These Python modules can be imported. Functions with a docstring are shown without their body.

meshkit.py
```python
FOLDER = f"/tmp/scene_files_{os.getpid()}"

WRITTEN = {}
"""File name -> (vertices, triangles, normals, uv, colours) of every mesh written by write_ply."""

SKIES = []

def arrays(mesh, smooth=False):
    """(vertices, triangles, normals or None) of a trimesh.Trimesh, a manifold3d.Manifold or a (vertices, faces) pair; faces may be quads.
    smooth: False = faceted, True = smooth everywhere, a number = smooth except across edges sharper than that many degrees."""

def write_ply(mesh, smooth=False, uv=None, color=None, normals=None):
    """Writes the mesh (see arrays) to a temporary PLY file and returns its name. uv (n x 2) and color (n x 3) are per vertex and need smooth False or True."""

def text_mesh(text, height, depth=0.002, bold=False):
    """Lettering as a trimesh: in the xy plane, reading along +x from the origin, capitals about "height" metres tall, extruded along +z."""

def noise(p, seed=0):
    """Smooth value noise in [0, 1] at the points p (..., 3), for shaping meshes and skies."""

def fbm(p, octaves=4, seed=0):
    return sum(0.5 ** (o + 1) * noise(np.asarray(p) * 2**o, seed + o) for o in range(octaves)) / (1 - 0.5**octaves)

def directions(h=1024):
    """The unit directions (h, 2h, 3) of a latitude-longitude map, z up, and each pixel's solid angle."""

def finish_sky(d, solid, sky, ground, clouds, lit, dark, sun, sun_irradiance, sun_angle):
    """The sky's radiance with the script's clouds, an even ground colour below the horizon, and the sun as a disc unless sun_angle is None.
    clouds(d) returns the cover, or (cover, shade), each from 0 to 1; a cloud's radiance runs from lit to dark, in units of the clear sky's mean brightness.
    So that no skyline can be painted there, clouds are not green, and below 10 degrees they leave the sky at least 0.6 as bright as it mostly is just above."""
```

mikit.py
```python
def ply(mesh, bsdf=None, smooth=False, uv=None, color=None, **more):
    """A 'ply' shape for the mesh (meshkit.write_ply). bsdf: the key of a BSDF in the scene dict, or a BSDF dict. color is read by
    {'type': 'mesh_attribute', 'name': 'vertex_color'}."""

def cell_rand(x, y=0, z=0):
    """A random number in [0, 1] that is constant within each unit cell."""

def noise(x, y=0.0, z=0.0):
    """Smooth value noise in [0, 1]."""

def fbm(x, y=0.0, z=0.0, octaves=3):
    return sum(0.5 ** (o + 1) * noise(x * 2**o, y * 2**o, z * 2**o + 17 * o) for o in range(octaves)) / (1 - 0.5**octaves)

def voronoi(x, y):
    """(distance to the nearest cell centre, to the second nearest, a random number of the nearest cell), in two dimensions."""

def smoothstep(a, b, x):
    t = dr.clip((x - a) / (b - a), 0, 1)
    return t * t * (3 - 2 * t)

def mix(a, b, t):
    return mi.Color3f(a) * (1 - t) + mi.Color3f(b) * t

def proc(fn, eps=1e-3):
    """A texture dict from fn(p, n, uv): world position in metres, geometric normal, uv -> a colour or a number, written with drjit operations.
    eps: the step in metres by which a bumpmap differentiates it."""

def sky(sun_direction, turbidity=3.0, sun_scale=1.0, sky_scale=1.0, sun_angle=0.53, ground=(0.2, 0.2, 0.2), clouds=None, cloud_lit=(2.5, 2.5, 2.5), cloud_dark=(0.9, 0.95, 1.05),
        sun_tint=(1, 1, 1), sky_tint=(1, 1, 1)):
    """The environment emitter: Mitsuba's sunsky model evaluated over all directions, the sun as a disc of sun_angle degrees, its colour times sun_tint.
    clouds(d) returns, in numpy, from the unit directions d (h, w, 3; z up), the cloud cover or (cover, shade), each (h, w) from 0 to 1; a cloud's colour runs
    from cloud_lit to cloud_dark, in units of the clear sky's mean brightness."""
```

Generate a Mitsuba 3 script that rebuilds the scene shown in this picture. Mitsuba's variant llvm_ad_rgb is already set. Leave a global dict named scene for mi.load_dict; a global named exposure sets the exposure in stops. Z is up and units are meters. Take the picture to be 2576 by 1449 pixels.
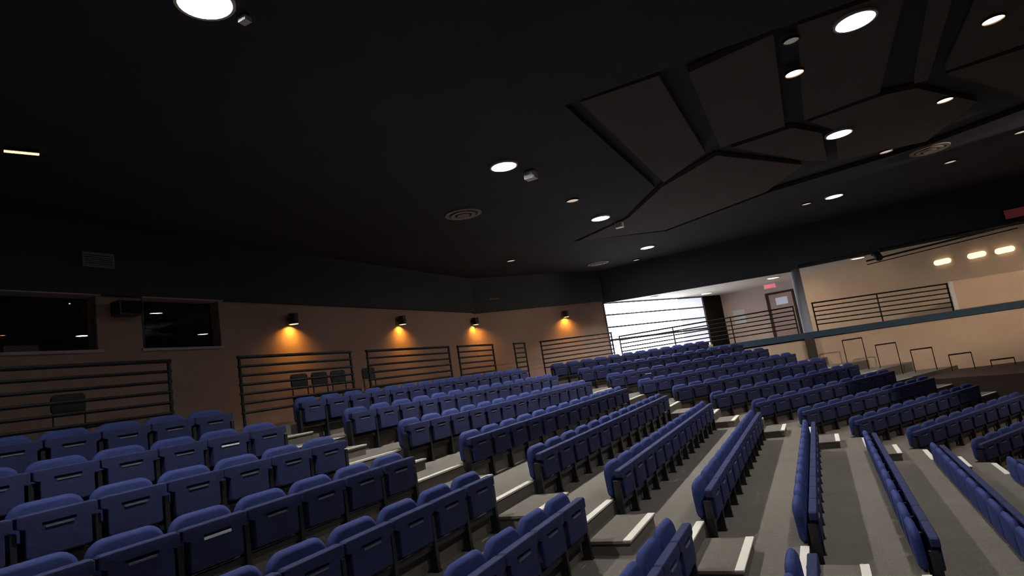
import math, random
import numpy as np, trimesh, mitsuba as mi, manifold3d as m3d
from shapely.geometry import Polygon, box as sbox
from trimesh.creation import extrude_polygon, cylinder, annulus
import drjit as dr
import mikit
from mikit import noise, fbm, smoothstep, mix

rng = random.Random(7)
T = mi.ScalarTransform4f
CZ = 4.0                      # eye height above the stage floor; every z below is written relative to the eye

# ---------------------------------------------------------------- camera, light levels, exposure
EYE = np.array([0.0, 0.0, 0.0])
FWD = np.array([0.89094235, 0.43044748, 0.14469517])
RGT = np.array([0.45006062, -0.87945302, -0.15494458])
DWN = np.array([0.0605571, 0.20316828, -0.9772694])
FPX = 1503.13
scene = {'type': 'scene'}
scene['camera'] = {'type': 'perspective', 'fov': math.degrees(2 * math.atan(1288 / FPX)), 'fov_axis': 'x', 'near_clip': 0.05, 'far_clip': 200.0,
                   'to_world': T().look_at(origin=[0, 0, CZ], target=(FWD + [0, 0, CZ]).tolist(), up=(-DWN).tolist())}
exposure = 0.0
WHITE_L = [44, 45.5, 46.5]      # cool white house lights: the lit lens
WHITE_S = {4: [108, 108, 108], -2: [34, 35, 36]}          # and the beam each throws down, in the brighter back line and in the dimmer front line
WARM_L = [9, 5.0, 2.4]           # small warm downlights, on
DIM_L = [0.55, 0.42, 0.32]      # small warm downlights, turned low
WASH_L = [21000, 17200, 13800]    # wash light on the side wall
SIDE_L = [58, 44, 30]           # downlights over the side walkway
SCONCE_L = [260, 112, 15]
PANE_L = [5.0, 5.4, 5.8]        # daylit panes
PANE2_L = [0.66, 0.71, 0.84]
labels = {}

# ---------------------------------------------------------------- helpers
counts = {}
def numbered(name):
    k = counts.get(name, 0); counts[name] = k + 1
    return name if k == 0 else f'{name}_{k:03d}'
def lift(mesh):
    m = mesh.copy(); m.apply_translation([0, 0, CZ]); return m
def obj(name, mesh, mat, parent=None, smooth=False, raw=None, **more):
    key = numbered((parent + '__' if parent else '') + name)
    scene[key] = {**(raw if raw is not None else mikit.ply(lift(mesh), mat, smooth=smooth)), **more}
    return key
def thing(name, label, cat, group=None):
    key = numbered(name); labels[key] = {'label': label, 'category': cat}
    if group: labels[key]['group'] = group
    return key
def tag(key, label, cat, group=None):
    labels[key] = {'label': label, 'category': cat}
    if group: labels[key]['group'] = group
    return key
def struct(name, mesh, mat, label, smooth=False):
    key = obj(name, mesh, mat, smooth=smooth); labels[key] = {'label': label, 'kind': 'structure'}; return key
def holder(name, label):
    key = numbered(name); labels[key] = {'label': label, 'kind': 'structure'}; return key
def bx(x0, x1, y0, y1, z0, z1):
    m = trimesh.creation.box([abs(x1 - x0), abs(y1 - y0), abs(z1 - z0)]); m.apply_translation([(x0 + x1) / 2, (y0 + y1) / 2, (z0 + z1) / 2]); return m
def cat(*ms): return trimesh.util.concatenate(list(ms))
def prism(pts, z0, z1):
    p = pts if isinstance(pts, Polygon) else Polygon(pts)
    m = extrude_polygon(p, z1 - z0, engine='earcut'); m.apply_translation([0, 0, z0]); return m
def tube(a, b, r, n=10):
    return cylinder(radius=r, segment=[a, b], sections=n)
def beam(a, b, w, h):
    """A straight box of width w and height h from a to b."""
    a, b = np.asarray(a, float), np.asarray(b, float); d = b - a; L = np.linalg.norm(d); d /= L
    s = np.cross([0, 0, 1], d); s /= np.linalg.norm(s); u = np.cross(d, s)
    m = trimesh.creation.box([L, w, h]); M = np.eye(4); M[:3, 0], M[:3, 1], M[:3, 2], M[:3, 3] = d, s, u, (a + b) / 2
    m.apply_transform(M); return m
def wallbox(a, b, z0, z1, t):
    """An upright slab from a to b (x, y), its far side t behind it (to the left of a->b)."""
    a, b = np.asarray(a, float), np.asarray(b, float); d = (b - a) / np.linalg.norm(b - a); n = np.array([-d[1], d[0]]) * t
    return prism([a, b, b + n, a + n], z0, z1)
def slant(a, b, z0a, z1a, z0b, z1b, t):
    """wallbox whose bottom and top run straight from one height to another."""
    m = wallbox(a, b, 0, 1, t); v = m.vertices.copy(); a, b = np.asarray(a, float), np.asarray(b, float); L = np.linalg.norm(b - a)
    s = ((v[:, :2] - a) @ (b - a)) / L ** 2
    lo, hi = z0a + (z0b - z0a) * s, z1a + (z1b - z1a) * s
    v[:, 2] = lo + (hi - lo) * v[:, 2]; m.vertices = v; return m
def disc(c, r, n=24):
    """A round sheet facing down."""
    a = np.linspace(0, 2 * np.pi, n, endpoint=False); v = np.vstack([[c], np.stack([c[0] + r * np.cos(a), c[1] + r * np.sin(a), np.full(n, c[2])], 1)])
    f = [[0, 1 + (i + 1) % n, 1 + i] for i in range(n)]
    return trimesh.Trimesh(v, f, process=False)
def ring(c, r0, r1, z0, z1, n=24):
    m = annulus(r_min=r0, r_max=r1, height=z1 - z0, sections=n); m.apply_translation([c[0], c[1], (z0 + z1) / 2]); return m
def pillow(poly, y0, y1, b):
    """A slab with softened edges: the outline (x, z) swept from y0 to y1, drawn in by b at both faces."""
    P = np.asarray(poly, float); c = (P.max(0) + P.min(0)) / 2; h = (P.max(0) - P.min(0)) / 2
    lay = []
    for y, k in ((y0, 1), (y0 + b * .4, .35), (y0 + b, 0), (y1 - b, 0), (y1 - b * .4, .35), (y1, 1)):
        q = c + (P - c) * (1 - k * b / h); lay.append(np.stack([q[:, 0], np.full(len(q), y), q[:, 1]], 1))
    n = len(P); v = np.vstack(lay + [[[c[0], y0, c[1]], [c[0], y1, c[1]]]]); f = []
    for k in range(len(lay) - 1):
        for i in range(n):
            j = (i + 1) % n; a, d = k * n + i, k * n + j; f += [[a, d, d + n], [a, d + n, a + n]]
    o, e = len(lay) * n, len(lay) * n + 1
    for i in range(n):
        j = (i + 1) % n; f += [[o, j, i], [e, (len(lay) - 1) * n + i, (len(lay) - 1) * n + j]]
    m = trimesh.Trimesh(v, f, process=False); m.fix_normals(); return m
def rounded(x0, x1, z0, z1, r0, r1, n=6):
    """Outline with bottom corners of radius r0 and top corners of radius r1."""
    out = []
    for cx, cz, r, a0 in ((x1 - r0, z0 + r0, r0, -90), (x1 - r1, z1 - r1, r1, 0), (x0 + r1, z1 - r1, r1, 90), (x0 + r0, z0 + r0, r0, 180)):
        for a in np.radians(np.linspace(a0, a0 + 90, n)): out.append((cx + r * math.cos(a), cz + r * math.sin(a)))
    return out
def emit(rgb, w=.15): return {'emitter': {'type': 'area', 'sampling_weight': w, 'radiance': {'type': 'rgb', 'value': [float(x) for x in rgb]}}}

# ---------------------------------------------------------------- materials
def rgb(*c): return {'type': 'rgb', 'value': list(map(float, c))}
def mat(name, col, rough=0.6, spec=0.5, metallic=0.0, **k):
    c = col if isinstance(col, dict) else rgb(*col)
    scene[name] = {'type': 'twosided', 'bsdf': {'type': 'principled', 'base_color': c, 'roughness': float(rough), 'specular': float(spec), 'metallic': float(metallic), **k}}
    return name
def wall_fn(a, b):
    return mikit.proc(lambda p, n, uv: mix(a, b, fbm(p.x * 1.1 + p.z * .3, p.y * 1.1, p.z * 1.3, 3)))
def carpet_fn(a, b):
    return mikit.proc(lambda p, n, uv: mix(a, b, .55 * noise(p.x * 90, p.y * 90, p.z * 90) + .45 * fbm(p.x * 2.1, p.y * 2.1, p.z * 2.1, 3)))
mat('m_black_ceiling', wall_fn((.042, .042, .052), (.055, .055, .066)), .9, .2)
mat('m_cloud', wall_fn((.082, .071, .067), (.105, .092, .087)), .9, .2)
mat('m_bulkhead', wall_fn((.055, .056, .066), (.07, .071, .082)), .8, .3)
mat('m_wall', wall_fn((.47, .315, .245), (.54, .37, .29)), .85, .2)
mat('m_side_wall', wall_fn((.50, .355, .24), (.56, .405, .28)), .8, .3)
mat('m_white_paint', (.62, .58, .54), .8, .3)
mat('m_pink_wall', wall_fn((.66, .55, .52), (.72, .61, .58)), .8, .3)
mat('m_carpet', carpet_fn((.098, .083, .066), (.158, .136, .112)), .95, .1)
mat('m_dark_carpet', carpet_fn((.05, .032, .024), (.075, .05, .038)), .95, .1)
mat('m_nosing', (.72, .66, .55), .5, .4)
mat('m_fascia', carpet_fn((.028, .05, .075), (.045, .075, .105)), .9, .2)
mat('m_seat_fabric', mikit.proc(lambda p, n, uv: mix((.015, .024, .098), (.026, .04, .15), .6 * noise(p.x * 60, p.y * 60, p.z * 60) + .4 * fbm(p.x * 5, p.y * 5, p.z * 5, 2))), .8, .35, sheen=.5, sheen_tint=.6)
mat('m_seat_navy', mikit.proc(lambda p, n, uv: mix((.0115, .0148, .056), (.018, .0225, .08), .6 * noise(p.x * 60, p.y * 60, p.z * 60) + .4 * fbm(p.x * 5, p.y * 5, p.z * 5, 2))), .75, .35)
mat('m_black_metal', (.012, .012, .013), .45, .5)
mat('m_slot', (.006, .006, .008), .8, .2)
mat('m_plate', (.11, .107, .117), .5, .4)
mat('m_plate_glint', (.85, .82, .80), .35, .6)  # painted glint: white colour for plates that catch a reflection
mat('m_rail', (.012, .010, .009), .6, .2)
mat('m_column', (.33, .35, .40), .7, .3)
mat('m_dark_brown', (.05, .035, .025), .7, .3)
mat('m_door_black', (.014, .012, .011), .95, .05)
mat('m_door', (.52, .40, .38), .5, .4)
mat('m_white_plastic', (.72, .70, .64), .5, .4)
mat('m_grey_metal', (.30, .29, .27), .5, .5)
mat('m_diffuser', (.30, .27, .23), .6, .4)
mat('m_paper', (.78, .82, .88), .8, .2)
mat('m_window_frame', (.06, .065, .075), .5, .5)
mat('m_sill', (.55, .48, .46), .6, .4)
mat('m_booth_stack', (.20, .13, .11), .5, .5)
mat('m_lens', (.5, .5, .5), .5, .3)
scene['m_glass'] = {'type': 'thindielectric', 'int_ior': 1.5}

# ---------------------------------------------------------------- the seating bowl's measures
RISE, DY, Y8, H8 = 0.2875, 1.026, 0.3654, 1.8926
XL, XM, PITCH = 5.93, 7.197, 0.59
FLOOR_DROP = 0.62
TH = 0.60419
RD = np.array([math.cos(TH), -math.sin(TH)]); RP = np.array([-math.sin(TH), -math.cos(TH)])     # along the right block's rows; down its slope
RB = np.array([16.56, 2.644])
def row_y(n): return Y8 + (8 - n) * DY
def ledge_z(n): return -H8 + RISE * (8 - n)
def floor_z(n): return ledge_z(n) - FLOOR_DROP
def xmr(n): return 16.03 - 0.2402 * n
def r_start(n): return RB + (n - 6) * (1.0275 * RP + 0.3136 * RD)
def r_len(n): return 6.44 - 0.276 * (n - 6)
YW, XS, XB, XW = 11.2, 24.6, 32.84, -9.0
CEIL = 3.99          # the black deck above the ceiling's dark slots
CL = 3.87            # underside of the ceiling and its panels
CORNER = np.array([19.5, 11.2]); EDGE = np.array([24.53, 7.73]); WIN_END = np.array([31.35, 4.65]); WIN_COR = np.array([32.84, 3.97])
WALK = floor_z(0)    # the level walkway along the back
YF = -17.0
def visible(p, m=260):
    p = np.asarray(p, float); z = p @ FWD
    if z < .3: return False
    u, v = 1288 + FPX * (p @ RGT) / z, 724.5 + FPX * (p @ DWN) / z
    return -m < u < 2576 + m and -m < v < 1449 + m

# ---------------------------------------------------------------- floor: tiers, risers, aisle steps
BZ = -CZ
floor = struct('floor', prism([(XW, YF), (XB + .4, YF), (XB + .4, 13), (XW, 13)], BZ - .2, BZ), 'm_carpet', 'grey carpeted floor of the auditorium')
def bound_x(y): return 16.45 - .3184 * (2.644 - y)      # where the middle block's tiers meet the right block's
room_r = Polygon([(bound_x(-30), -30), (XS, -30), (XS, 7.74), tuple(EDGE), tuple(CORNER), (bound_x(30), 30)])
NR = 13
def tier(n, poly, name='tier'):
    poly = poly.buffer(0)
    if poly.is_empty: return None
    z1 = floor_z(n)
    key = obj(name, prism(poly, z1 - RISE - .02 if n else BZ, z1), 'm_carpet', floor)
    return key
for n in range(1, NR + 1):
    y1, y0 = row_y(n) + .155, row_y(n) - .871
    k = tier(n, Polygon([(XW, y0), (bound_x(y0), y0), (bound_x(y1), y1), (XW, y1)]))
    # carpet facing on the riser in front of this tier
    obj('riser', bx(XW, bound_x(y0), y0 - .012, y0, floor_z(n) - RISE, floor_z(n) - .03), 'm_carpet', k)
    obj('nosing', bx(XL + .05, XM - .05, y0 - .016, y0 + .07, floor_z(n) - .012, floor_z(n) + .008), 'm_nosing', k)
    obj('nosing', bx(xmr(n) + .1, bound_x(y0) - .1, y0 - .016, y0 + .07, floor_z(n) - .012, floor_z(n) + .008), 'm_nosing', k)
    # right block
    b = RB + (n - 6) * 1.0275 * RP
    q = [b - RP * .155 - RD * 8, b - RP * .155 + RD * 16, b + RP * .871 + RD * 16, b + RP * .871 - RD * 8]
    pol = Polygon(q).intersection(room_r).buffer(0)
    if not pol.is_empty and pol.geom_type == 'Polygon':
        k = tier(n, pol, 'tier')
        e0 = b + RP * .871
        s0 = (bound_x(e0[1]) - e0[0]) / RD[0] - .2; s1 = r_len(n) + 2.0
        A, B = e0 + RD * s0, e0 + RD * s1
        A = e0 + RD * ((r_start(n) - b) @ RD - .3)
        if B[0] < XS - .05:
            obj('riser', wallbox(B + RP * .012, A + RP * .012, floor_z(n) - RISE, floor_z(n) - .03, -.011), 'm_carpet', k)
        C0 = e0 + RD * ((r_start(n) - b) @ RD + r_len(n) + .1); C1 = C0 + RD * 1.0
        if C1[0] < XS - .1:
            obj('nosing', wallbox(C1, C0, floor_z(n) - .012, floor_z(n) + .008, .06), 'm_nosing', k)
# walkway along the back, level with tier 0
yb = row_y(1) + .155
bR = RB - 5 * 1.0275 * RP - RP * .155
back = Polygon([(XW, yb), (bound_x(yb), yb), tuple(bR + RD * ((bound_x(yb) - bR[0]) / RD[0])), tuple(bR + RD * 12), (XS, 7.2), tuple(EDGE), tuple(CORNER), (XW, YW)]).buffer(0)
if back.geom_type != 'Polygon': back = max(back.geoms, key=lambda g: g.area)
obj('back_walkway', prism(back, floor_z(1) - .05, WALK), 'm_carpet', floor)
land = Polygon([tuple(r_start(n) + RD * (r_len(n) + 1.15)) for n in (7, 8, 9, 10, 11, 12, 13)] + [(XS - .02, -14.0), (XS - .02, -2.7)])
obj('landing', prism(land.buffer(0), BZ, -2.06), 'm_dark_carpet', floor)
# half-height step blocks in the two aisles
ORD = ['first', 'second', 'third', 'fourth', 'fifth', 'sixth', 'seventh', 'eighth', 'ninth', 'tenth', 'eleventh', 'twelfth', 'thirteenth', 'fourteenth', 'fifteenth', 'sixteenth', 'seventeenth', 'eighteenth']
def step_block(x0, x1, n, label, group):
    y0, y1, z = row_y(n) - .37, row_y(n) + .153, floor_z(n)
    if not visible(((x0 + x1) / 2, y0, z), 120): return
    t = thing('aisle_step', label, 'step', group)
    obj('tread', bx(x0, x1, y0, y1, z + .115, z + RISE / 2), 'm_carpet', t)
    obj('base', bx(x0 + .015, x1 - .015, y0 + .015, y1, z, z + .115), 'm_carpet', t)
    obj('nosing', bx(x0, x1, y0 - .004, y0 + .08, z + RISE / 2 - .012, z + RISE / 2 + .006), 'm_nosing', t)
for n in range(1, 10):
    step_block(6.02, 7.03, n, f'carpeted step block with pale nosing in the left aisle, {ORD[n - 1]} from the back', 'steps in the left aisle')
for n in range(1, NR):
    step_block(xmr(n) + .22, xmr(n) + 1.2, n, f'carpeted step block with pale nosing in the right aisle, {ORD[n - 1]} from the back', 'steps in the right aisle')

# ---------------------------------------------------------------- ceiling
ceil = struct('ceiling', prism([(XW, YF), (XS + .3, YF), (XS + .3, 8.2), tuple(EDGE + [.1, .6]), tuple(CORNER + [0, .6]), (XW, YW + .6)], CEIL, CEIL + .2), 'm_black_ceiling', 'black auditorium ceiling')
def cloud(pts): obj('acoustic_panel', prism(pts, CL, CL + .1), 'm_cloud', ceil)
lower = Polygon([(XW, YF), (XS + .2, YF), (XS + .2, 7.9), tuple(EDGE), tuple(CORNER), (XW, YW)])
slots = Polygon([(8.22, 2.62), (14.05, 2.64), (16.3, 4.08), (17.6, 6.15), (19.6, 3.6), (17.75, .3), (17.0, -3.3), (15.9, -5.1), (15.6, -7.1), (9.2, -7.1), (8.25, -2.5)])
obj('lower_ceiling', prism(lower.difference(slots), CL, CL + .1), 'm_black_ceiling', ceil)
cloud([(8.35, 1.22), (12.55, 1.22), (13.85, 2.38), (8.3, 2.40)])
cloud([(8.35, -.32), (12.35, -.30), (12.5, .92), (8.6, .84)])
cloud([(8.4, -1.83), (12.05, -1.86), (12.35, -.64), (8.35, -.62)])
cloud([(9.0, -2.42), (12.15, -2.60), (12.15, -2.40), (8.95, -2.17)])
cloud([(9.4, -6.0), (11.6, -6.0), (11.8, -3.78), (11.95, -2.82), (9.45, -2.78)])
cloud([(12.95, 1.05), (15.75, -.55), (17.6, .4), (19.4, 3.6), (17.75, 6.0), (16.45, 4.0), (14.2, 2.5)])
cloud([(12.72, .72), (12.58, -.42), (13.5, -.95), (15.9, -1.1), (15.5, -.68)])
cloud([(12.5, -.72), (12.25, -1.95), (12.4, -2.45), (14.4, -3.75), (16.6, -3.2), (16.2, -1.35), (13.6, -1.2)])
cloud([(12.0, -4.0), (12.1, -2.85), (14.2, -4.15), (15.8, -5.0), (15.5, -7.0), (12.2, -7.0)])
# black bulkheads that drop from the ceiling to the back and side walls
struct('wall_bulkhead_back', bx(XW, CORNER[0], YW - .12, YW + .1, 2.57, CEIL), 'm_bulkhead', 'black bulkhead above the back wall')
struct('wall_bulkhead_back_right', wallbox(CORNER - RP * -.12, EDGE - RP * -.12, 2.54, CEIL, .2), 'm_bulkhead', 'black bulkhead above the turned back wall')
struct('wall_bulkhead_side', slant((XS, .35), (XS, 7.78), 2.22, CEIL, 2.46, CEIL, -.15), 'm_bulkhead', 'black bulkhead above the bright window')
struct('wall_bulkhead_right', bx(XS, XS + .15, YF, .35, 2.28, CEIL), 'm_bulkhead', 'black bulkhead above the side railing')

# ---------------------------------------------------------------- walls
# back wall with two booth windows
W1 = (3.2, 6.15); W2w = (7.02, 8.62); WZ0, WZ1 = 1.59, 2.55
poly = Polygon([(XW, WALK), (CORNER[0], WALK), (CORNER[0], CEIL), (XW, CEIL)], [[(a, WZ0), (b, WZ0), (b, WZ1), (a, WZ1)] for a, b in (W1, W2w)])
m = extrude_polygon(poly, .22, engine='earcut'); m.apply_transform(np.array([[1, 0, 0, 0], [0, 0, -1, YW + .22], [0, 1, 0, 0], [0, 0, 0, 1.0]]))
struct('wall_back', m, 'm_wall', 'tan painted back wall behind the rows, with two booth windows')
struct('wall_back_right', wallbox(CORNER, EDGE, floor_z(13), CEIL, .22), 'm_wall', 'tan painted back wall turning toward the bright window')
struct('wall_left', bx(XW - .2, XW, YF, YW + .2, BZ, CEIL), 'm_wall', 'tan wall at the far left')
struct('wall_front', bx(XW - .2, XB, YF - .2, YF, BZ, CEIL), 'm_black_ceiling', 'dark wall behind the stage')
side = struct('wall_right', bx(XS, XS + .25, YF, 7.75, BZ, -.36), 'm_side_wall', 'tan wall below the side walkway')
# dark blue carpeted fascia along the walkway's edge, sloping a little toward the stage
struct('trim_1', slant((XS - .05, YF), (XS - .05, 7.6), -.46, -.27, -.27, -.03, -.32), 'm_fascia', 'dark blue carpeted fascia along the edge of the side walkway')
obj('side_walkway', slant((XS + .25, YF), (XS + .25, 7.7), -.5, -.30, -.30, -.06, -(XB - XS)), 'm_carpet', floor)
# side walkway: lobby wall, soffit
struct('ceiling_2', prism([(XS + .16, YF), (XB + .3, YF), (XB + .3, 4.2), tuple(WIN_COR), (XS + .17, 7.66)], 2.48, 2.7), 'm_white_paint', 'white soffit over the side walkway')
W2A, W2D = np.array([30.3, .17]), np.array([-.6, -.8])
W2B = W2A + W2D * 12.0
struct('wall_lobby', wallbox(WIN_COR, (XB, .3), -.5, 2.48, .2), 'm_pink_wall', 'pale wall of the side walkway with a door')
struct('wall_lobby_return', wallbox((XB, .3), W2A, -.5, 2.48, .2), 'm_pink_wall', 'short return of the pale walkway wall behind the column')
struct('wall_walkway', wallbox(W2A, W2B, -.6, 2.48, .2), 'm_side_wall', 'tan wall behind the side railing')
struct('wall_parapet', slant((XS, YF), (XS, -4.42), -.30, .56, -.12, .84, -.14), 'm_side_wall', 'solid tan parapet at the end of the side railing')
struct('trim_2', bx(XS - .01, XS + .15, -4.42, -4.30, -.12, .84), 'm_white_paint', 'pale end post of the tan parapet')

# the bright window
WD = (WIN_END - EDGE) / np.linalg.norm(WIN_END - EDGE); WL = np.linalg.norm(WIN_END - EDGE); WN = np.array([-WD[1], WD[0]])
win = holder('window_1', 'bright daylit window at the far end of the side walkway')
def on_win(s, d=0.0): return EDGE + WD * s + WN * d
zs = [.02, .85, 1.40, 1.93, 2.42]
cols = [0.04, WL * .36, WL * .72, WL - .04]
obj('frame', cat(wallbox(on_win(0, -.03), on_win(.06, -.03), -.3, 2.48, .12), wallbox(on_win(WL - .06, -.03), on_win(WL, -.03), -.3, 2.48, .12), wallbox(on_win(0, -.03), on_win(WL, -.03), 2.43, 2.48, .12)), 'm_window_frame', win)
for z, h in ((.85, .042), (1.40, .028), (1.93, .028)):
    obj('mullion', wallbox(on_win(.05, -.04), on_win(WL - .05, -.04), z - h, z + h, .06), 'm_window_frame', win)
for i in range(4):
    for j in range(3):
        a, b = cols[j] + .005, cols[j + 1] - .005
        v = np.array([[*on_win(a, .03), zs[i]], [*on_win(b, .03), zs[i]], [*on_win(b, .03), zs[i + 1]], [*on_win(a, .03), zs[i + 1]]])
        obj('pane', trimesh.Trimesh(v, [[0, 1, 2], [0, 2, 3]], process=False), 'm_lens', win, **emit(PANE2_L if j == 2 else PANE_L, .6))
struct('wall_window_sill', wallbox(on_win(0, -.05), on_win(WL, -.05), -.6, .02, .2), 'm_pink_wall', 'low wall under the bright window')
dark = WIN_COR
t = thing('dark_door', 'black door standing between the bright window and the pale wall', 'door')
obj('leaf', wallbox(on_win(WL, -.02), WIN_COR - WD * .35, -.3, 2.40, .06), 'm_door_black', t)
obj('jamb', wallbox(WIN_COR - WD * .35, WIN_COR - WD * .02, -.3, 2.44, .08), 'm_door_black', t)

# door, papers, exit sign on the lobby wall
d3 = holder('door_1', 'pale door with a small bright pane in the walkway wall')
obj('leaf', bx(XB - .05, XB - .005, .62, 1.70, -.12, 2.0), 'm_door', d3)
obj('frame', cat(bx(XB - .08, XB - .004, 1.70, 1.84, -.12, 2.08), bx(XB - .08, XB - .004, .5, 1.84, 2.0, 2.10), bx(XB - .08, XB - .004, .48, .62, -.12, 2.08)), 'm_dark_brown', d3)
obj('pane', bx(XB - .06, XB - .05, .86, 1.40, 1.44, 1.80), 'm_paper', d3, **emit([.10, .13, .19]))
obj('push_bar', bx(XB - .09, XB - .05, .70, 1.62, .80, .86), 'm_grey_metal', d3)
tag(obj('wall_notice', bx(XB - .03, XB - .004, 2.95, 3.52, .76, 1.54), 'm_paper'), 'white notice board on the pale wall left of the door', 'notice')
t = thing('exit_sign', 'small red lit sign hanging under the white soffit above the door', 'sign')
obj('housing', bx(31.2, 31.28, 1.17, 1.72, 2.22, 2.44), 'm_white_plastic', t)
obj('lit_face', bx(31.18, 31.2, 1.20, 1.69, 2.24, 2.41), 'm_lens', t, **emit([.55, .035, .075]))
obj('stem', tube((31.24, 1.445, 2.44), (31.24, 1.445, 2.48), .015, 8), 'm_white_plastic', t)
t = thing('red_sign', 'dim red sign at the right edge, high on the black bulkhead', 'sign')
obj('housing', bx(24.28, 24.4, -6.75, -6.15, 2.45, 2.82), 'm_door_black', t)
obj('lit_face', bx(24.26, 24.28, -6.70, -6.18, 2.49, 2.78), 'm_slot', t, **emit([.045, .008, .008]))
obj('bracket', bx(24.4, XS, -6.5, -6.4, 2.6, 2.7), 'm_black_metal', t)

# column and the dark pilaster under it
t = thing('column', 'round blue grey column standing on the walkway edge between the railings', 'column')
obj('shaft', cylinder(radius=.17, segment=[(XS + .2, .2, -.12), (XS + .2, .2, 2.48)], sections=28), 'm_column', t, smooth=30)
obj('collar', cylinder(radius=.2, segment=[(XS + .2, .2, 2.36), (XS + .2, .2, 2.47)], sections=28), 'm_column', t, smooth=30)
tag(obj('pilaster', bx(XS - .12, XS - .005, .06, .38, floor_z(6), -.30), 'm_dark_brown'), 'dark brown pilaster on the tan wall below the column', 'pilaster')

# ---------------------------------------------------------------- railings
def railing(a, b, za, zb, n, sp, base, label, r=.021, posts=None):
    a, b = np.asarray(a, float), np.asarray(b, float); t = thing('railing', label, 'railing', None); L = np.linalg.norm(b - a)
    for i in range(n):
        obj('bar', tube((*a, za - i * sp), (*b, zb - i * sp), r if i else r * 1.25, 8), 'm_rail', t, smooth=40)
    k = posts or max(1, int(round(L / 2.2)))
    for i in range(k + 1):
        s = .03 + (L - .06) * i / k; p = a + (b - a) * s / L; zt = za + (zb - za) * s / L
        obj('post', tube((*p, base(s / L)), (*p, zt), .024, 8), 'm_rail', t, smooth=40)
YR = 8.1; W = lambda s: WALK
for (x0, x1), lab in zip(((.8, 5.42), (6.52, 9.12), (9.56, 12.66), (13.04, 14.95), (16.25, 17.05)),
        ('long black railing of horizontal bars in front of the two booth windows', 'black railing of horizontal bars below the brightest wall lamp',
         'black railing of horizontal bars below the second wall lamp', 'short black railing panel left of the third wall lamp', 'shortest black railing panel in the corner right of the third wall lamp')):
    railing((x0, YR), (x1, YR), .965, .965, 7, .146, W, lab)
rr = np.array([.568, .823]) * 17.2
def on_rr(t_): return np.array([18.5, 8.13]) + RD * t_
railing(on_rr(-.1), on_rr(2.95), .99, .99, 7, .146, W, 'black railing of horizontal bars below the lamp nearest the bright window')
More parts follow.
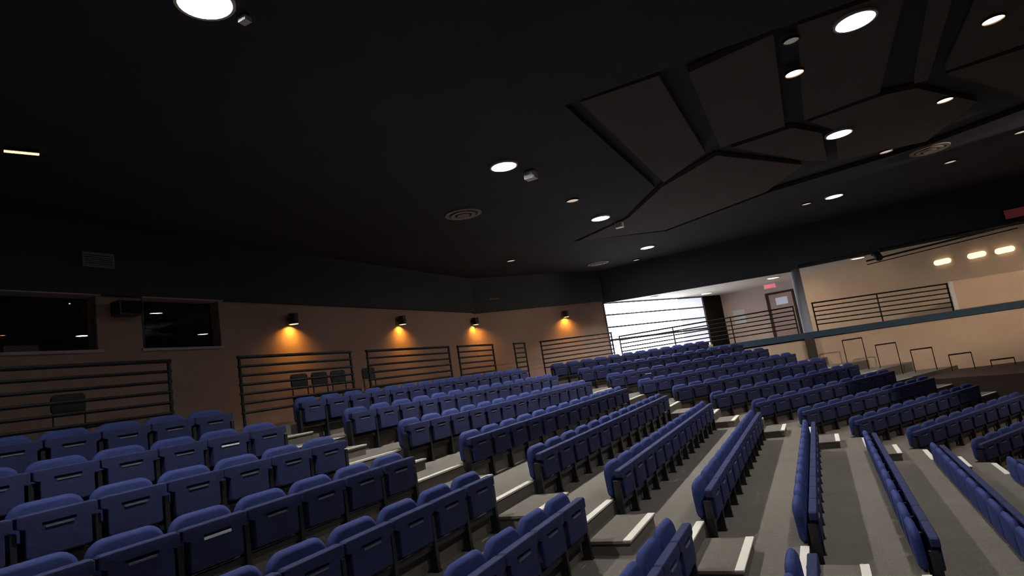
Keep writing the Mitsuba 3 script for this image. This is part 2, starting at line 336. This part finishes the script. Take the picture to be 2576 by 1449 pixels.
railing((XS + .12, .5), (XS + .12, 7.35), .93, .95, 6, .16, lambda s: -.12 + .05 * s, 'black railing of horizontal bars in front of the bright window')
railing((XS + .12, -4.3), (XS + .12, -.1), .79, .93, 6, .16, lambda s: -.25 + .1 * s, 'black railing of horizontal bars between the column and the tan parapet')

# handrails on the steps beside the tan wall
def hoop(y, z, label):
    x = 23.85; b = np.array([x, y]); k = 6 - ((b - RB) @ -RP) / 1.0275; fl = floor_z(int(math.floor(k + .155 / 1.0275 + 1e-6)))
    fl = floor_z(int(math.floor(6 + (np.array([x, y]) - RB) @ RP / 1.0275 + .155 / 1.0275) + 0))
    t = thing('handrail', label, 'handrail', None)
    w = .30
    obj('top_bar', tube((x, y - w, z), (x, y + w, z), .022, 10), 'm_rail', t, smooth=40)
    for s in (-1, 1):
        f2 = floor_z(int(math.floor(6 + (np.array([x, y + s * w]) - RB) @ RP / 1.0275 + .151)))
        obj('leg', tube((x, y + s * w, f2), (x, y + s * w, z + .01), .013, 8), 'm_rail', t, smooth=40)
for i, (y, z) in enumerate(((-1.08, -.56), (-2.02, -.88), (-2.98, -1.20), (-3.98, -1.52), (-5.02, -1.85))):
    hoop(y, z, f'hoop handrail beside the tan wall, {ORD[i]} from the column')

# ---------------------------------------------------------------- lamps
def downlight(x, y, z, r, rad, label, group=None, name='ceiling_downlight', lens='m_lens', trim='m_white_plastic', beam_s=None):
    t = thing(name, label, 'ceiling light', group)
    obj('trim_ring', ring((x, y), r, r * 1.12, z - .03, z + .005), trim, t, smooth=30)
    obj('lens', disc((x, y, z - .012), r), lens, t, **emit(rad, 3.0 if name == 'soffit_downlight' else .15))
    if beam_s: scene[t + '_beam'] = {'type': 'spot', 'to_world': T().look_at(origin=[x, y, z - .03 + CZ], target=[x, y, z - 1 + CZ], up=[1, 0, 0]), 'intensity': {'type': 'rgb', 'value': beam_s}, 'sampling_weight': 3.0, 'cutoff_angle': 62.0, 'beam_width': 24.0}
for x, y, lab in ((3.51, 4.37, 'large white round house light at the top edge of the photo, nearest the camera'),
        (9.70, 4.46, 'white round house light beside the white box, left of the dark ceiling gaps'),
        (15.5, 4.51, 'white round house light just left of the corner of the dark ceiling seam'),
        (21.6, 4.75, 'small white round house light farthest back, above the black bulkhead'),
        (8.76, -1.29, 'large white round house light at upper right between two ceiling gaps'),
        (13.83, -1.27, 'white round house light at the end of the dark ceiling seam at right'),
        (20.49, -1.36, 'white round house light over the right block of seats')):
    downlight(x, y, CL - .01, .235, WHITE_L, lab, beam_s=[(.5 if x < 4 else 1.0) * q for q in WHITE_S[math.floor(y)]])
for x, y, lab in ((2.9, -1.3, 'white round house light out of view above the camera'),):
    downlight(x, y, CL - .01, .235, WHITE_L, lab, beam_s=WHITE_S[math.floor(y)])
for x, y, lab in ((9.86, -.53, 'warm orange downlight in the third dark gap of the ceiling'), (10.3, -3.1, 'warm orange downlight in the top right corner of the photo'),
        (13.59, -3.07, 'warm orange downlight right of the wide dark gap, lower one')):
    downlight(x, y, CL, .13, WARM_L, lab, name='warm_downlight', trim='m_black_metal')
for x, y, lab in ((8.7, -.52, 'dim small downlight above the warm one in the third dark gap'), (16.5, -2.37, 'dim small downlight left of the round air diffuser at right'),
        (19.63, -4.18, 'dim small downlight below the round air diffuser at right'), (20.68, -.59, 'dim small downlight left of the house light over the right block'),
        (13.15, 4.42, 'dim small downlight between the white box and the dark seam'), (18.05, 8.6, 'dim small downlight over the corner of the back wall'),
        (23.9, 5.8, 'dim small downlight beside the farthest round air diffuser'), (18.11, -5.36, 'dim small downlight at the right edge of the photo')):
    downlight(x, y, CL, .14 if x > 9 else .10, DIM_L if x > 9 else [.10, .10, .085], lab, name='dim_downlight', trim='m_black_metal')
SA, SB = np.array([3.78, 8.66]), np.array([4.11, 8.52])
t = thing('strip_light', 'thin warm slanted light at the left edge of the dark ceiling', 'ceiling light')
obj('housing', beam((*SA, CL - .02), (*SB, CL - .02), .10, .036), 'm_black_metal', t)
v = beam((*SA, CL - .043), (*SB, CL - .043), .06, .01)
obj('diffuser', v, 'm_lens', t, **emit([1.6, 1.0, .6]))
for x, y, lab in ((26.3, 6.0, 'warm downlight in the white soffit above the bright window'), (29.9, 4.2, 'warm downlight in the white soffit at the right end of the bright window'),
        (28.6, 1.12, 'warm downlight in the white soffit above the red exit sign'), (27.2, -2.1, 'warm downlight in the white soffit right of the column')):
    downlight(x, y, 2.475, .23, SIDE_L if y > 0 else [6, 4.4, 2.8], lab, name='soffit_downlight')
for i, (s, z) in enumerate(((6.07, 1.67), (7.19, 1.64), (8.03, 1.60))):
    c = W2A + W2D * s; nrm = np.array([-.8, .6]); a = c - W2D * .19 + nrm * .06; b = c + W2D * .19 + nrm * .06
    t = thing('wall_light', f'bright pill shaped wall light above the tan parapet, {ORD[i]} from the left', 'wall light', None)
    obj('back_plate', beam((*(a - nrm * .04), z), (*(b - nrm * .04), z), .04, .16), 'm_white_plastic', t)
    cap = m3d.Manifold.hull(m3d.Manifold.sphere(.10, 20).translate([*a, z]) + m3d.Manifold.sphere(.10, 20).translate([*b, z]))
    mm = cap.to_mesh(); obj('glass', trimesh.Trimesh(mm.vert_properties[:, :3], mm.tri_verts, process=False), 'm_lens', t, smooth=True, **emit([1.5, 1.2, .72], .6))

def sconce(p, nrm, label):
    """A black can on the wall, open below; the lamp sits inside it."""
    p = np.asarray(p, float); nrm = np.asarray(nrm, float); t = thing('wall_sconce', label, 'wall lamp', None)
    c = p[:2] + nrm * .165; z = p[2]
    obj('can', cat(ring(c, .10, .115, z, z + .25), cylinder(radius=.115, segment=[(*c, z + .22), (*c, z + .25)], sections=24)), 'm_black_metal', t, smooth=30)
    obj('rim', ring(c, .10, .119, z - .008, z + .006), 'm_white_plastic', t, smooth=30)
    q = p[:2] + nrm * .0; obj('bracket', beam((*q, z + .14), (*(c - nrm * .11), z + .14), .07, .09), 'm_black_metal', t)
    obj('lamp', disc((*c, z + .06), .085, 16), 'm_lens', t, **emit(SCONCE_L, 8.0))
sconce((10.55, YW, 2.06), (0, -1), 'black wall lamp throwing an orange pool, nearest the booth windows')
sconce((14.85, YW, 2.08), (0, -1), 'black wall lamp throwing an orange pool, second from the booth windows')
sconce((20.05 - .75, YW, 2.10), (0, -1), 'black wall lamp throwing an orange pool in the corner of the back wall')
q = CORNER + RD * 4.05
sconce((*q, 2.03), RP, 'black wall lamp throwing an orange pool, nearest the bright window')

# ---------------------------------------------------------------- ceiling fittings
def diffuser(x, y, label, top=CL):
    t = thing('air_diffuser', label, 'air diffuser', None)
    for r0, r1, z0, z1 in ((.34, .43, CL - .03, CL - .002), (.20, .29, CL - .05, CL - .02), (0.02, .15, CL - .06, CL - .03)):
        obj('cone', ring((x, y), r0, r1, z0, z1), 'm_diffuser', t, smooth=30)
    obj('neck', cylinder(radius=.33, segment=[(x, y, CL - .02), (x, y, top - .002)], sections=24), 'm_black_metal', t, smooth=30)
diffuser(11.73, 6.61, 'round grey air diffuser in the dark ceiling left of centre')
diffuser(17.5, -3.4, 'round grey air diffuser in the dark ceiling at right')
diffuser(22.6, 7.0, 'round grey air diffuser farthest back, near the black bulkhead')
for x, y, s, lab in ((10.42, 4.25, 1.0, 'small white ceiling box beside the middle house light'), (3.88, 4.29, .45, 'small white ceiling box beside the nearest house light'),
        (16.6, 4.32, 1.0, 'small white ceiling box beside the house light at the seam corner')):
    t = thing('ceiling_box', lab, 'device', None)
    obj('body', bx(x - .09 * s, x + .09 * s, y - .11 * s, y + .11 * s, CL - .17 * s, CL - .03), 'm_white_plastic', t)
    obj('mount', bx(x - .04 * s, x + .04 * s, y - .05 * s, y + .05 * s, CL - .04, CL), 'm_grey_metal', t)
    obj('face', bx(x - .10 * s, x - .085 * s, y - .09 * s, y + .09 * s, CL - .16 * s, CL - .05), 'm_grey_metal', t)
t = thing('vent_grille', 'dim grey rectangular grille high on the black bulkhead above the booth', 'vent')
obj('frame', cat(bx(5.92, 6.46, YW - .16, YW - .12, 3.30, 3.33), bx(5.92, 6.46, YW - .16, YW - .12, 3.06, 3.09), bx(5.92, 5.95, YW - .16, YW - .12, 3.06, 3.33), bx(6.43, 6.46, YW - .16, YW - .12, 3.06, 3.33)), 'm_grey_metal', t)
for i in range(6):
    obj('slat', beam((5.95, YW - .15, 3.11 + i * .036), (6.43, YW - .15, 3.11 + i * .036), .02, .022), 'm_grey_metal', t)
t = thing('bulkhead_vent', 'faint thin vent on the black bulkhead above the corner wall lamp', 'vent')
q = CORNER + RD * .9 + RP * .16
obj('frame', beam((*(q - RD * .22), 3.02), (*(q + RD * .22), 3.02), .04, .05), 'm_diffuser', t)
obj('slat', beam((*(q - RD * .2 + RP * .022), 3.02), (*(q + RD * .2 + RP * .022), 3.02), .01, .015), 'm_slot', t)
# lighting pipe with one spotlight along the bulkhead at right
t = thing('lighting_pipe', 'dark pipe running along the foot of the black bulkhead at right', 'pipe')
obj('pipe', tube((24.25, -7.5, 2.33), (24.25, .05, 2.33), .045, 12), 'm_black_metal', t, smooth=40)
for y in (-6.4, -3.9, -1.2): obj('bracket', bx(24.25, XS - .004, y - .03, y + .03, 2.35, 2.41), 'm_black_metal', t)
t = thing('wash_light', 'warm wash light near the stage, out of view, lighting the tan side wall', 'spotlight')
WS = np.array([16.24, -8.86, 3.41]); WA = np.array([.949, .316, 0]); WP = np.array([-.316, .949, 0])
def flap(d, z0, z1, w):
    c = WS + WA * d; return wallbox((c - WP * w)[:2], (c + WP * w)[:2], WS[2] + z0, WS[2] + z1, .01)
obj('body', beam(WS - WA * .32, WS - WA * .04, .26, .22), 'm_black_metal', t)
obj('added_shade_flap', flap(.5, -.10, .16, .62), 'm_black_metal', t)  # added flaps, out of view, keeping the wash off bulkhead and upper wall
obj('added_shade_flap', flap(.5, -.62, -.30, .62), 'm_black_metal', t)  # added lower flap, trimming the wash below
obj('arm', cat(*[beam(WS - WA * .1 + WP * k * .6 + [0, 0, .13], WS + WA * .5 + WP * k * .6 + [0, 0, .13], .02, .02) for k in (-1, 1)], beam(WS - WA * .1 - WP * .6 + [0, 0, .13], WS - WA * .1 + WP * .6 + [0, 0, .13], .02, .02), *[tube(WS + WA * .51 + WP * k * .6 + [0, 0, -.5], WS + WA * .51 + WP * k * .6 + [0, 0, .13], .01, 6) for k in (-1, 1)]), 'm_black_metal', t)
obj('stem', tube(WS - WA * .15 + [0, 0, .1], WS - WA * .15 + [0, 0, CL - .004 - WS[2]], .02, 8), 'm_black_metal', t)
ld = disc((0, 0, 0), .05, 16); g = np.radians(-17); n_ = WA * math.cos(g) + np.array([0, 0, math.sin(g)])
ld.apply_transform(trimesh.geometry.align_vectors([0, 0, -1], n_)); ld.apply_translation(WS)
obj('lamp', ld, 'm_lens', t, **emit(WASH_L, 4.0))
t = thing('spotlight', 'black spotlight clamped to the dark pipe at right', 'spotlight')
obj('body', cylinder(radius=.12, segment=[(24.13, -2.42, 2.20), (23.92, -2.48, 2.02)], sections=20), 'm_black_metal', t, smooth=30)
obj('yoke', bx(24.12, 24.20, -2.56, -2.28, 2.16, 2.50), 'm_black_metal', t)
for z, h, s0, s1, lab in ((2.37, .035, 3.3, 9.5, 'long black slot along the top of the tan walkway wall'), (2.22, .016, 3.3, 8.5, 'thin dark slot under the longer one on the tan walkway wall')):
    a, b = W2A + W2D * s0 + np.array([-.8, .6]) * .02, W2A + W2D * s1 + np.array([-.8, .6]) * .02
    t = thing('slot_vent', lab, 'vent', None); obj('slot', beam((*a, z), (*b, z), .03, 2 * h), 'm_slot', t)
    obj('lip', beam((*a, z - h - .008), (*b, z - h - .008), .045, .012), 'm_side_wall', t)

# ---------------------------------------------------------------- control booth behind the two windows
for nm, b in (('wall_booth_back', (2.6, 9.4, YW + 3.2, YW + 3.3, .4, 3.2)), ('wall_booth_left', (2.5, 2.6, YW + .22, YW + 3.3, .4, 3.2)), ('wall_booth_right', (9.4, 9.5, YW + .22, YW + 3.3, .4, 3.2)),
              ('ceiling_booth', (2.6, 9.4, YW + .22, YW + 3.2, 3.1, 3.2)), ('floor_booth', (2.6, 9.4, YW + .22, YW + 3.2, .4, .5))):
    struct(nm, bx(*b), 'm_black_ceiling', 'black inside of the control booth')
for i, (a, b) in enumerate((W1, W2w)):
    w = holder(f'window_{i + 2}', ('wide dark booth window at the left edge', 'dark booth window beside the first wall lamp')[i])
    obj('sill', bx(a - .08, b + .1, YW - .06, YW + .2, WZ0 - .05, WZ0), 'm_sill', w)
    obj('head', bx(a - .08, b + .06, YW - .13, YW + .2, WZ1, WZ1 + .02), 'm_sill', w)
    obj('jamb', cat(bx(a - .03, a, YW - .01, YW + .2, WZ0, WZ1), bx(b, b + .03, YW - .01, YW + .2, WZ0, WZ1)), 'm_black_metal', w)
    cuts = ((a, 5.80, 0.0, 0.0), (5.80, b, -2.0, .4)) if i == 0 else ((a, 7.72, 2.7, 2.0), (7.72, b, -3.8, .8))
    for x0, x1, yaw, tilt in cuts:
        c, hw, g, k = (x0 + x1) / 2, (x1 - x0) / 2, math.radians(yaw), (WZ1 - WZ0) / 2 * math.tan(math.radians(tilt)); dx, dyy = hw * math.cos(g), hw * math.sin(g)
        v = np.array([[c - dx, YW + .10 + dyy + k, WZ0], [c + dx, YW + .10 - dyy + k, WZ0], [c + dx, YW + .10 - dyy - k, WZ1], [c - dx, YW + .10 + dyy - k, WZ1]])
        obj('glass_pane', trimesh.Trimesh(v, [[0, 1, 2], [0, 2, 3]], process=False), 'm_glass', w)
t = thing('control_desk', 'dark desk behind the glass of the booth', 'desk')
obj('top', bx(3.2, 6.4, YW + .6, YW + 1.3, 1.30, 1.34), 'm_black_metal', t)
for x in (3.3, 4.8, 6.3): obj('panel_leg', bx(x - .03, x + .03, YW + .65, YW + 1.25, .5, 1.30), 'm_black_metal', t)
t = thing('added_booth_stack', 'added stack of brownish units behind the booth glass, standing in for reflections', 'equipment')
for i, (x0, x1) in enumerate(((4.85, 5.75), (4.95, 5.6), (5.1, 5.6))):
    obj('unit', bx(x0, x1, YW + .7, YW + 1.15, 1.34 + i * .17, 1.47 + i * .17), 'm_booth_stack', t)  # added brown units in place of striped reflections in the glass
t = thing('added_booth_glow', 'added faint warm glow panel inside the booth, standing in for a reflection', 'ceiling light')
obj('housing', bx(5.2, 6.2, YW + 1.5, YW + 2.1, 3.02, 3.095), 'm_black_metal', t)
obj('diffuser', bx(5.22, 6.18, YW + 1.52, YW + 2.08, 2.99, 3.02), 'm_lens', t, **emit([.16, .085, .04]))  # added glow in place of a warm reflection in the left glass
t = thing('wall_speaker', 'small black loudspeaker on the wall between the two booth windows', 'speaker')
obj('cabinet', bx(6.40, 6.82, YW - .34, YW - .06, 2.18, 2.44), 'm_black_metal', t)
obj('grille', bx(6.43, 6.79, YW - .355, YW - .34, 2.2, 2.42), 'm_slot', t)
obj('bracket', bx(6.57, 6.67, YW - .06, YW, 2.26, 2.36), 'm_black_metal', t)

# ---------------------------------------------------------------- loose chairs behind the railings
def chair(x, y, label):
    t = thing('stacking_chair', label, 'chair', 'loose chairs behind the railings')
    obj('seat', pillow([(px, pz) for px, pz in rounded(x - .22, x + .22, WALK + .42, WALK + .47, .02, .02, 3)], y - .22, y + .22, .012), 'm_black_metal', t, smooth=40)
    obj('backrest', pillow(rounded(x - .22, x + .22, WALK + .68, WALK + .93, .04, .06, 4), y + .2, y + .24, .012), 'm_black_metal', t, smooth=40)
    for sx in (-1, 1):
        obj('leg', tube((x + sx * .2, y + .21, WALK), (x + sx * .2, y + .21, WALK + .75), .012, 6), 'm_black_metal', t)
        obj('leg', tube((x + sx * .2, y - .19, WALK), (x + sx * .2, y - .19, WALK + .44), .012, 6), 'm_black_metal', t)
for x, lab in ((8.9, 'black chair behind the railing below the brightest wall lamp, left one of three'), (9.45, 'black chair behind the railing below the brightest wall lamp, middle of three'),
        (10.0, 'black chair behind the railing below the brightest wall lamp, right one of three'), (11.0, 'black chair behind the railing, just left of the second wall lamp'), (4.72, 'black chair behind the railing under the booth windows, alone')):
    chair(x, 9.1, lab)

# ---------------------------------------------------------------- seats
# front of the folded seat at y = 0, floor at z = 0, centred on x = 0
def pan_mesh():
    w, t_ = PITCH / 2 - .008, .235
    out = [(-t_, .30), (-t_ + .02, .285), (t_ - .02, .285), (t_, .30), (t_, .515), (w, .535), (w, .605), (w - .02, .62), (-w + .02, .62), (-w, .605), (-w, .535), (-t_, .515)]
    m = pillow(out, 0, .085, .012)
    a = m3d.Manifold(m3d.Mesh(m.vertices.astype(np.float32), m.faces.astype(np.uint32)))
    s = m3d.Manifold.cube([.24, .05, .022], True).translate([0, .0, .527])
    r = (a - s).to_mesh(); return trimesh.Trimesh(r.vert_properties[:, :3], r.tri_verts, process=False)
def lean(m, z0, k):
    v = m.vertices.copy(); v[:, 1] += np.maximum(v[:, 2] - z0, 0) * k; m.vertices = v; return m
SEAT = {
    'seat_pan': mikit.ply(pan_mesh(), 'm_seat_navy', smooth=35),
    'backrest': mikit.ply(lean(pillow(rounded(-.285, .285, .30, .70, .04, .14, 7), .135, .225, .04), .3, .04), 'm_seat_fabric', smooth=50),
    'number_plate': mikit.ply(bx(-.10, .10, -.006, .02, .497, .512), 'm_plate'),
    'standard': mikit.ply(cat(bx(-.022, .022, .03, .115, 0, .50), bx(-.03, .03, .02, .14, 0, .015)), 'm_black_metal'),
    'beam': mikit.ply(bx(-.27, .27, .06, .11, .20, .25), 'm_black_metal'),
}
GLINT_PLATE = mikit.ply(bx(-.12, .12, -.008, .02, .495, .515), 'm_plate_glint')
FOOT = mikit.ply(cylinder(radius=.06, height=.02, sections=14), 'm_plate')
def place(x, y, z, rot, sx=1.0): return T().translate([float(x), float(y), float(z + CZ)]).rotate([0, 0, 1], math.degrees(rot)).scale([float(sx), 1, 1])
seats = []
def add_row(block, n, start, direc, rot, count, pitch, z, from_start):
    for i in range(count):
        c = np.asarray(start, float) + np.asarray(direc) * pitch * (i + .5)
        if not visible((c[0], c[1], z + .5), 120) or c[0] > XS - .4: continue
        k = i if from_start else count - 1 - i
        seats.append((np.linalg.norm([c[0], c[1], z + .6]), block, n, i, k, c, rot, z, count, pitch, direc))
for n in range(1, 10):
    add_row('left', n, (XL - 10 * PITCH, row_y(n)), (1, 0), 0, 10, PITCH, floor_z(n), False)
for n in range(1, NR):
    L = xmr(n) - XM; c = int(round(L / PITCH)); add_row('middle', n, (XM, row_y(n)), (1, 0), 0, c, L / c, floor_z(n), True)
for n in range(1, NR):
    L = r_len(n); c = int(round(L / PITCH)); add_row('right', n, r_start(n), RD, -TH, c, L / c, floor_z(n), True)
seats.sort(key=lambda s: s[0])
glint_at = {('left', 4, 4), ('left', 2, 1), ('right', 3, 2)}  # seats whose plate carries the painted glint
SIDEW = {'left': 'from the aisle', 'middle': 'from the left aisle', 'right': 'from the right aisle'}
def add_seat(s):
    _, block, n, i, k, c, rot, z, count, pitch, direc = s
    key = thing('folding_seat', f'blue folding seat, {ORD[k]} {SIDEW[block]}, {ORD[n - 1]} row from the back, {block} block', 'seat', f'blue folding seats in the {block} block')
    M = place(*c, z, rot, pitch / PITCH)
    for part in ('seat_pan', 'backrest', 'beam'): scene[f'{key}__{part}'] = {**SEAT[part], 'to_world': M}
    scene[f'{key}__number_plate'] = {**(GLINT_PLATE if (block, n, k) in glint_at else SEAT['number_plate']), 'to_world': M}
    d = np.asarray(direc) * pitch / 2
    scene[f'{key}__standard'] = {**SEAT['standard'], 'to_world': place(*(c - d), z, rot)}
    if i == count - 1: scene[f'{key}__standard_001'] = {**SEAT['standard'], 'to_world': place(*(c + d), z, rot)}
    if block == 'middle' and i == 0 and n >= 5:
        scene[f'{key}__foot_plate'] = {**FOOT, 'to_world': place(c[0] - d[0] - .02, c[1] - .10, z + .01, 0)}; labels[f'{key}__foot_plate'] = {'label': 'pale round foot plate'}
for s in seats[:300]: add_seat(s)
print('seats', len(seats))
if len(seats) > 300:
    rest = []
    for s in seats[300:]:
        _, block, n, i, k, c, rot, z, count, pitch, direc = s
        M = trimesh.transformations.rotation_matrix(rot, [0, 0, 1]); M[:3, 3] = [c[0], c[1], z]
        for mm in (pillow(rounded(-.26, .26, .285, .62, .03, .03, 3), 0, .085, .012), pillow(rounded(-.285, .285, .30, .735, .04, .15, 5), .125, .205, .03), bx(-.317, -.273, .03, .16, 0, .5)):
            mm.apply_transform(M); rest.append(mm)
    key = obj('far_folding_seats', cat(*rest), 'm_seat_fabric', smooth=40)
    labels[key] = {'label': 'blue folding seats farthest away, at the far end of the right block', 'category': 'seats', 'kind': 'stuff'}
